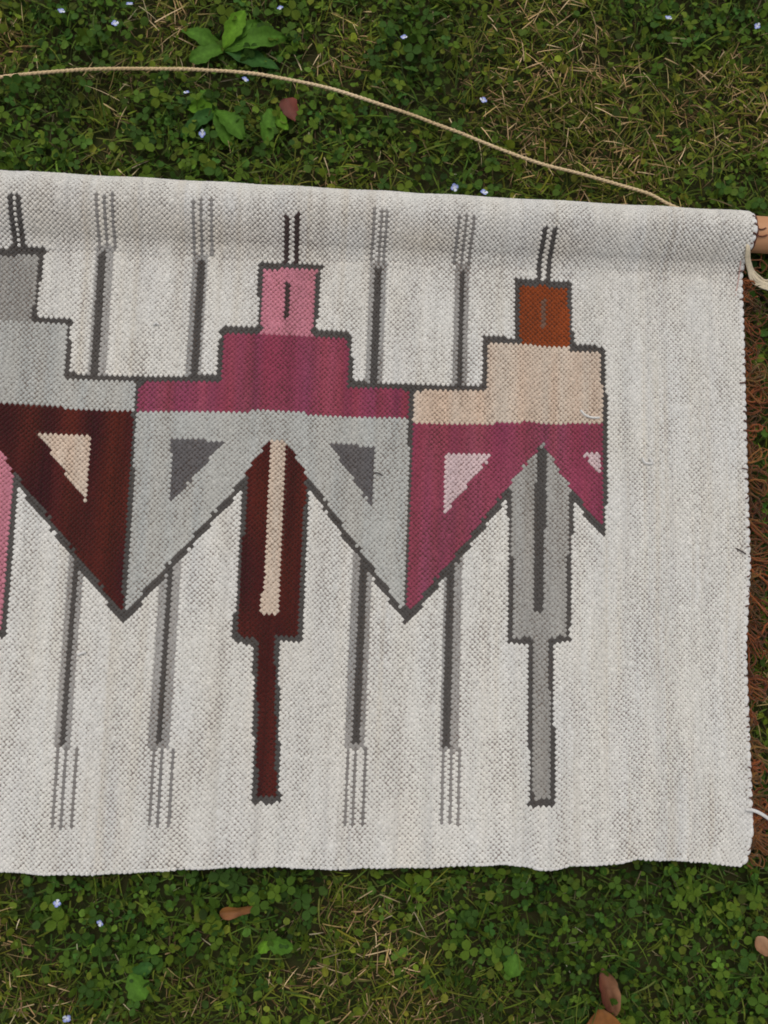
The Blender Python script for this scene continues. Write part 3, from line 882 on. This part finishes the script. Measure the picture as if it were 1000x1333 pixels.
# clover: three cupped leaflets on a stalk
def leaflet(ny=4, notch=0.10, fold=0.16, cup=0.10):
    V = []
    for i in range(ny + 1):
        t = i / ny
        w = 0.46 * math.sin(math.pi * min(1, t * 0.80 + 0.06)) ** 0.8
        if i == 0: w = 0.03
        e = -notch * 0.6 if i == ny else 0
        V += [(-w, t, fold * w - cup * t * t), (0, t + e, -cup * t * t), (w, t, fold * w - cup * t * t)]
    F = []
    for i in range(ny):
        a = 3 * i
        F += [(a, a + 1, a + 4), (a, a + 4, a + 3), (a + 1, a + 2, a + 5), (a + 1, a + 5, a + 4)]
    return np.array(V), np.array(F)

def trefoil(g, stalk=True):
    parts = []
    V0, F0 = leaflet(4, 0.12, g.uniform(0.05, 0.35), g.uniform(0.0, 0.25))
    for k in range(3):
        a = k * 2 * math.pi / 3 + g.normal(0, 0.12)
        t = g.normal(0.10, 0.12); s = g.uniform(0.9, 1.08)
        ct, stt = math.cos(t), math.sin(t)
        V = V0 * s
        V = np.stack([V[:, 0], V[:, 1] * ct - V[:, 2] * stt + 0.04, V[:, 1] * stt + V[:, 2] * ct], -1)
        V = np.stack([V[:, 0] * math.cos(a) - V[:, 1] * math.sin(a), V[:, 0] * math.sin(a) + V[:, 1] * math.cos(a), V[:, 2]], -1)
        parts.append((V, F0))
    if stalk:
        P = smooth_path([(0, 0, 0), (0.10, 0.05, -0.6), (0.35, 0.2, -1.3), (0.5, 0.3, -2.0)], 5)
        parts.append(tube(P, 0.05, 3))
    return join(parts)

gg = np.random.default_rng(5)
tre = [trefoil(gg) for _ in range(8)]
def clover_tint():
    t = np.ones((15, 3)); return t
x, y, p, d = scatter(12500, 0.005, 104)
dr = dryness(p)
keep = gg.random(len(x)) < np.clip(1.02 - 1.25 * dr, 0.05, 1) ** 1.3
x, y, p, d, dr = x[keep], y[keep], p[keep], d[keep], dr[keep]
size = gg.uniform(0.0042, 0.0088, len(x)) * np.where(gg.random(len(x)) < 0.12, 1.2, 1.0)
zz = gg.uniform(0.009, 0.024, len(x)); zz = np.where(d < 0.014, np.minimum(zz, 0.017), zz)
yawc = gg.uniform(0, 6.28, len(x)); pc = gg.normal(0, 0.46, len(x)); rc = gg.normal(0, 0.46, len(x))
cc_ = mixcol(len(x), gg, CLOV, 0.3) * patch_tone(p, dr) * 1.04
size = size * (0.72 + 0.6 * value_noise(p[:, 0] / 60 + 70, p[:, 1] / 60 + 70, 73))
inview = (p[:, 0] > 4) & (p[:, 0] < PW - 4) & (p[:, 1] > 4) & (p[:, 1] < PH - 4)
score = np.where(inview, size * (0.6 + zz * 30), -1)
big = np.zeros(len(x), bool); big[np.argsort(-score)[:280]] = True
small = ~big
Vs, Fs, Cs, off_ = [], [], [], 0
vid = gg.integers(0, 8, len(x))
for v in range(8):
    mk = small & (vid == v)
    V, F, c = instance('', tre[v][0], tre[v][1], x[mk], y[mk], zz[mk], yawc[mk], pc[mk], rc[mk], np.repeat(size[mk][:, None], 3, 1), cc_[mk], None)
    Vs.append(V); Fs.append(F + off_); Cs.append(c); off_ += len(V)
tag(mesh_obj('clover_carpet', np.vstack(Vs), np.vstack(Fs), M_LEAF, None, np.vstack(Cs)),
    'carpet of small clover leaves through the lawn', 'clover', kind='stuff')
# the larger clover leaves, each one its own object (shared meshes, a few greens)
pool = {}
cord_px = proj(path)
def place(q, dd):
    """where in the lawn, told by the things beside it"""
    if q[1] > 1050:
        return 'tucked against the lower tapestry hem' if dd < 0.03 else 'in the lawn beyond the lower hem'
    if q[0] > 955 and q[1] > 290: return 'beside the rust fringe'
    if q[1] < np.interp(q[0], cord_px[:, 0], cord_px[:, 1]): return 'in the lawn outside the tan cord'
    return 'between the tan cord and rolled sleeve'
for i in np.nonzero(big)[0]:
    ci = int(gg.integers(0, 5)); key = (int(vid[i]), ci)
    if key not in pool:
        V, F = tre[key[0]]
        colr = np.tile(np.array(CLOV[ci]) * gg.uniform(0.9, 1.25), (len(V), 1))
        o = mesh_obj('clover_leaf', V, F, M_LEAF, None, colr); pool[key] = o.data
    else:
        o = bpy.data.objects.new('clover_leaf', pool[key]); COL.objects.link(o)
    o.location = (x[i], y[i], zz[i] + 0.001); o.scale = (size[i],) * 3
    o.rotation_euler = (pc[i], rc[i], yawc[i])
    lum = float(np.mean(np.array(CLOV[ci])))
    tone = 'dark green' if lum < 0.066 else ('yellow green' if lum > 0.095 else 'mid green')
    pl = place(p[i], d[i])
    tag(o, f'{tone} clover leaf {pl}', 'clover leaf', f'{tone} clover leaves {pl}')

# small-leaved creeping weeds: ovate leaves in pairs
Vl, Fl = leaflet(3, 0.0, 0.2, 0.15)
x, y, p, d = scatter(110000, 0.002, 105)
dr = dryness(p)
keep = gg.random(len(x)) < np.clip(1.05 - 0.75 * dr, 0.12, 1)
x, y, p, d, dr = x[keep], y[keep], p[keep], d[keep], dr[keep]
m = len(x)
sz_ = 0.0025 + 0.0062 * gg.random(m) ** 1.6
zz_ = gg.uniform(0.002, 0.017, m); zz_ = np.where(d < 0.010, np.minimum(zz_, 0.012), zz_)
V, F, c = instance('', Vl, Fl, x, y, zz_, gg.uniform(0, 6.28, m), gg.normal(0.12, 0.45, m), gg.normal(0, 0.45, m),
                   np.stack([sz_ * gg.uniform(0.9, 1.5, m), sz_, sz_], -1), mixcol(m, gg, GREEN + CLOV, 0.35) * patch_tone(p, dr), None)
tag(mesh_obj('creeping_weeds', V, F, M_LEAF, None, c), 'small-leaved creeping weeds and moss in the lawn', 'weeds', kind='stuff')

# ------------------------------------------------------------------ broad-leaved weeds, each leaf a part
def leaf_mesh(L, W, tip=1.5, fold=0.25, arch=0.3, wav=0.03, n=9, m=5, seed=0, pk=0.75, scallop=0.04):
    g = np.random.default_rng(seed)
    V = []
    ph = g.uniform(0, 6)
    for i in range(n + 1):
        t = i / n
        w = W / 2 * (math.sin(math.pi * t ** pk) ** 0.75 if 0 < t < 1 else 0.0) + (0.0012 if t < 0.3 else 0.0003)
        w *= 1 + scallop * math.sin(23 * t + ph)
        for j in range(m):
            s = (j / (m - 1)) * 2 - 1
            V.append((s * w * (1 + wav * math.sin(9 * t + ph)), t * L, L * arch * (t - t * t * 1.2) + fold * abs(s) * w + L * wav * math.sin(7 * t + ph + s) * abs(s)))
    F = []
    for i in range(n):
        for j in range(m - 1):
            a = i * m + j
            F.append((a, a + 1, a + m + 1, a + m))
    return np.array(V), np.array(F)

def weed(cx, cy, leaves, label, group=None):
    o = bpy.data.objects.new('broadleaf_weed', None); COL.objects.link(o)
    b = spot(cx, cy, 0.002); o.location = b
    tag(o, label, 'weed', group)
    for k, (tx, ty, W, colr, h) in enumerate(leaves):
        e = spot(tx, ty, 0.004 + h) - b
        L = math.hypot(e[0], e[1])
        V, F = leaf_mesh(L, W, seed=k + int(cx), arch=0.30, fold=0.22, wav=0.06, n=16, pk=1.15, scallop=0.11)
        c = np.tile(np.array(colr), (len(V), 1)); mid = (np.arange(len(V)) % 5) == 2; c[mid] *= 1.35
        lf = mesh_obj('leaf', V, F, M_LEAF, o, c)
        lf.location = (0, 0, 0.006 + h * 0.5); lf.rotation_euler = (math.atan2(h * 0.4, L), random.uniform(-.25, .25), math.atan2(-e[0], e[1]))
LG, MG, DG = (0.105, 0.225, 0.016), (0.065, 0.150, 0.016), (0.036, 0.100, 0.020)
weed(293, 74, [(318, 12, 0.017, LG, 0.018), (374, 47, 0.020, MG, 0.012), (364, 92, 0.018, DG, 0.006), (236, 38, 0.015, MG, 0.010), (246, 80, 0.017, MG, 0.012),
               (340, 28, 0.012, MG, 0.008)], 'rosette of broad bright green leaves touching the tan cord')
weed(283, 150, [(318, 182, 0.020, MG, 0.010), (240, 140, 0.014, LG, 0.008), (300, 195, 0.018, MG, 0.006), (262, 118, 0.014, MG, 0.008), (235, 178, 0.014, DG, 0.006)],
     'low broad-leaved weed between the tan cord and the tapestry hem')
weed(352, 150, [(345, 190, 0.015, MG, 0.012), (375, 170, 0.012, LG, 0.008)], 'small broad-leaved weed beside the reddish fallen leaf')
weed(172, 1262, [(190, 1300, 0.020, MG, 0.010), (200, 1255, 0.012, DG, 0.006)], 'broad dark green weed leaves below the tapestry hem beneath the blue flowers')
weed(350, 1218, [(382, 1234, 0.016, MG, 0.010), (338, 1240, 0.010, LG, 0.006)], 'broad-leaved weed near the curled orange brown leaf')
weed(668, 1236, [(664, 1272, 0.017, MG, 0.010), (655, 1240, 0.010, DG, 0.006)], 'broad-leaved weed among the clover below the tapestry hem')

# ------------------------------------------------------------------ fallen leaves
def fallen(px0, px1, W, c0, c1, z0, z1, label, fold=0.5, arch=0.2, roll=0.0, seed=0):
    a, b = spot(*px0, z0), spot(*px1, z1)
    e = b - a; L = float(np.linalg.norm(e))
    V, F = leaf_mesh(L, W, fold=fold, arch=arch, wav=0.07, n=12, m=7, seed=seed)
    s = (np.arange(len(V)) % 7)[:, None] / 6.0
    c = np.array(c0) * (1 - s) + np.array(c1) * s
    V2 = V.copy(); V2[:, 2] -= 0.0007
    Fb = F[:, ::-1] + len(V)
    o = mesh_obj('fallen_leaf', np.vstack([V, V2]), np.vstack([F, Fb]), M_DRY, None, np.vstack([c, c]))
    o.location = a; o.rotation_euler = (math.atan2(e[2], math.hypot(e[0], e[1])), roll, math.atan2(-e[0], e[1]))
    tag(o, label, 'leaf')
fallen((786, 1261), (799, 1324), 0.017, (0.24, 0.12, 0.06), (0.075, 0.016, 0.008), 0.023, 0.018, 'narrow folded reddish brown fallen leaf standing in the grass', 1.0, 0.15, 0.1, 1)
fallen((792, 1378), (780, 1311), 0.038, (0.17, 0.062, 0.014), (0.20, 0.078, 0.016), 0.017, 0.016, 'broad orange brown fallen leaf lying under the folded reddish one', 0.15, 0.15, 0.0, 2)
fallen((372, 128), (384, 158), 0.017, (0.16, 0.035, 0.022), (0.10, 0.03, 0.018), 0.017, 0.016, 'dull red fallen leaf in the grass between the cord and the hem', 0.2, 0.1, 0.0, 3)
fallen((286, 1189), (336, 1183), 0.009, (0.20, 0.085, 0.02), (0.16, 0.06, 0.02), 0.019, 0.019, 'curled orange brown fallen leaf below the tapestry hem', 0.4, 0.12, 0.0, 4)
fallen((986, 1220), (1000, 1245), 0.013, (0.30, 0.17, 0.09), (0.24, 0.12, 0.06), 0.018, 0.018, 'small tan fallen leaf in the clover near the tapestry corner', 0.3, 0.1, 0.0, 5)

# ------------------------------------------------------------------ speedwell flowers
def flower_mesh():
    parts = []; cols = []
    for k in range(4):
        a = k * math.pi / 2 + 0.2
        vs = [(0, 0, 0)]; w = 1.0 if k != 2 else 0.75
        for t in np.linspace(-0.75 * w, 0.75 * w, 6):
            rr_ = 1.0 - 0.25 * (t / 0.75) ** 2
            vs.append((rr_ * math.cos(a + t), rr_ * math.sin(a + t), 0.28))
        F = [(0, i, i + 1) for i in range(1, 6)]
        parts.append((np.array(vs), np.array(F)))
        c = np.tile(np.array([0.22, 0.28, 0.72]), (7, 1)); c[0] = (0.85, 0.87, 0.9)
        if k == 2: c[1:] = (0.75, 0.80, 0.92)
        cols.append(c)
    V, F = join(parts)
    return V, F, np.vstack(cols)
fv, ff, fc = flower_mesh()
fdata = None
for (fx, fy_) in [(74, 1176), (131, 1201), (87, 1325), (365, 11), (80, 15), (264, 174), (243, 121), (319, 104), (592, 244), (630, 251), (870, 24), (986, 34), (629, 131), (526, 49), (150, 31), (169, 6)]:
    if fdata is None:
        o = mesh_obj('speedwell_flower', fv, ff, M_PETAL, None, fc); fdata = o.data
    else:
        o = bpy.data.objects.new('speedwell_flower', fdata); COL.objects.link(o)
    o.location = spot(fx, fy_, 0.026); s_ = random.uniform(0.0030, 0.0040); o.scale = (s_, s_, s_)
    o.rotation_euler = (random.uniform(-.5, .5), random.uniform(-.5, .5), random.uniform(0, 6.28))
    pl = place((fx, fy_), 0.1)
    tag(o, f'tiny pale blue flower {pl}', 'flower', f'tiny blue flowers {pl}')
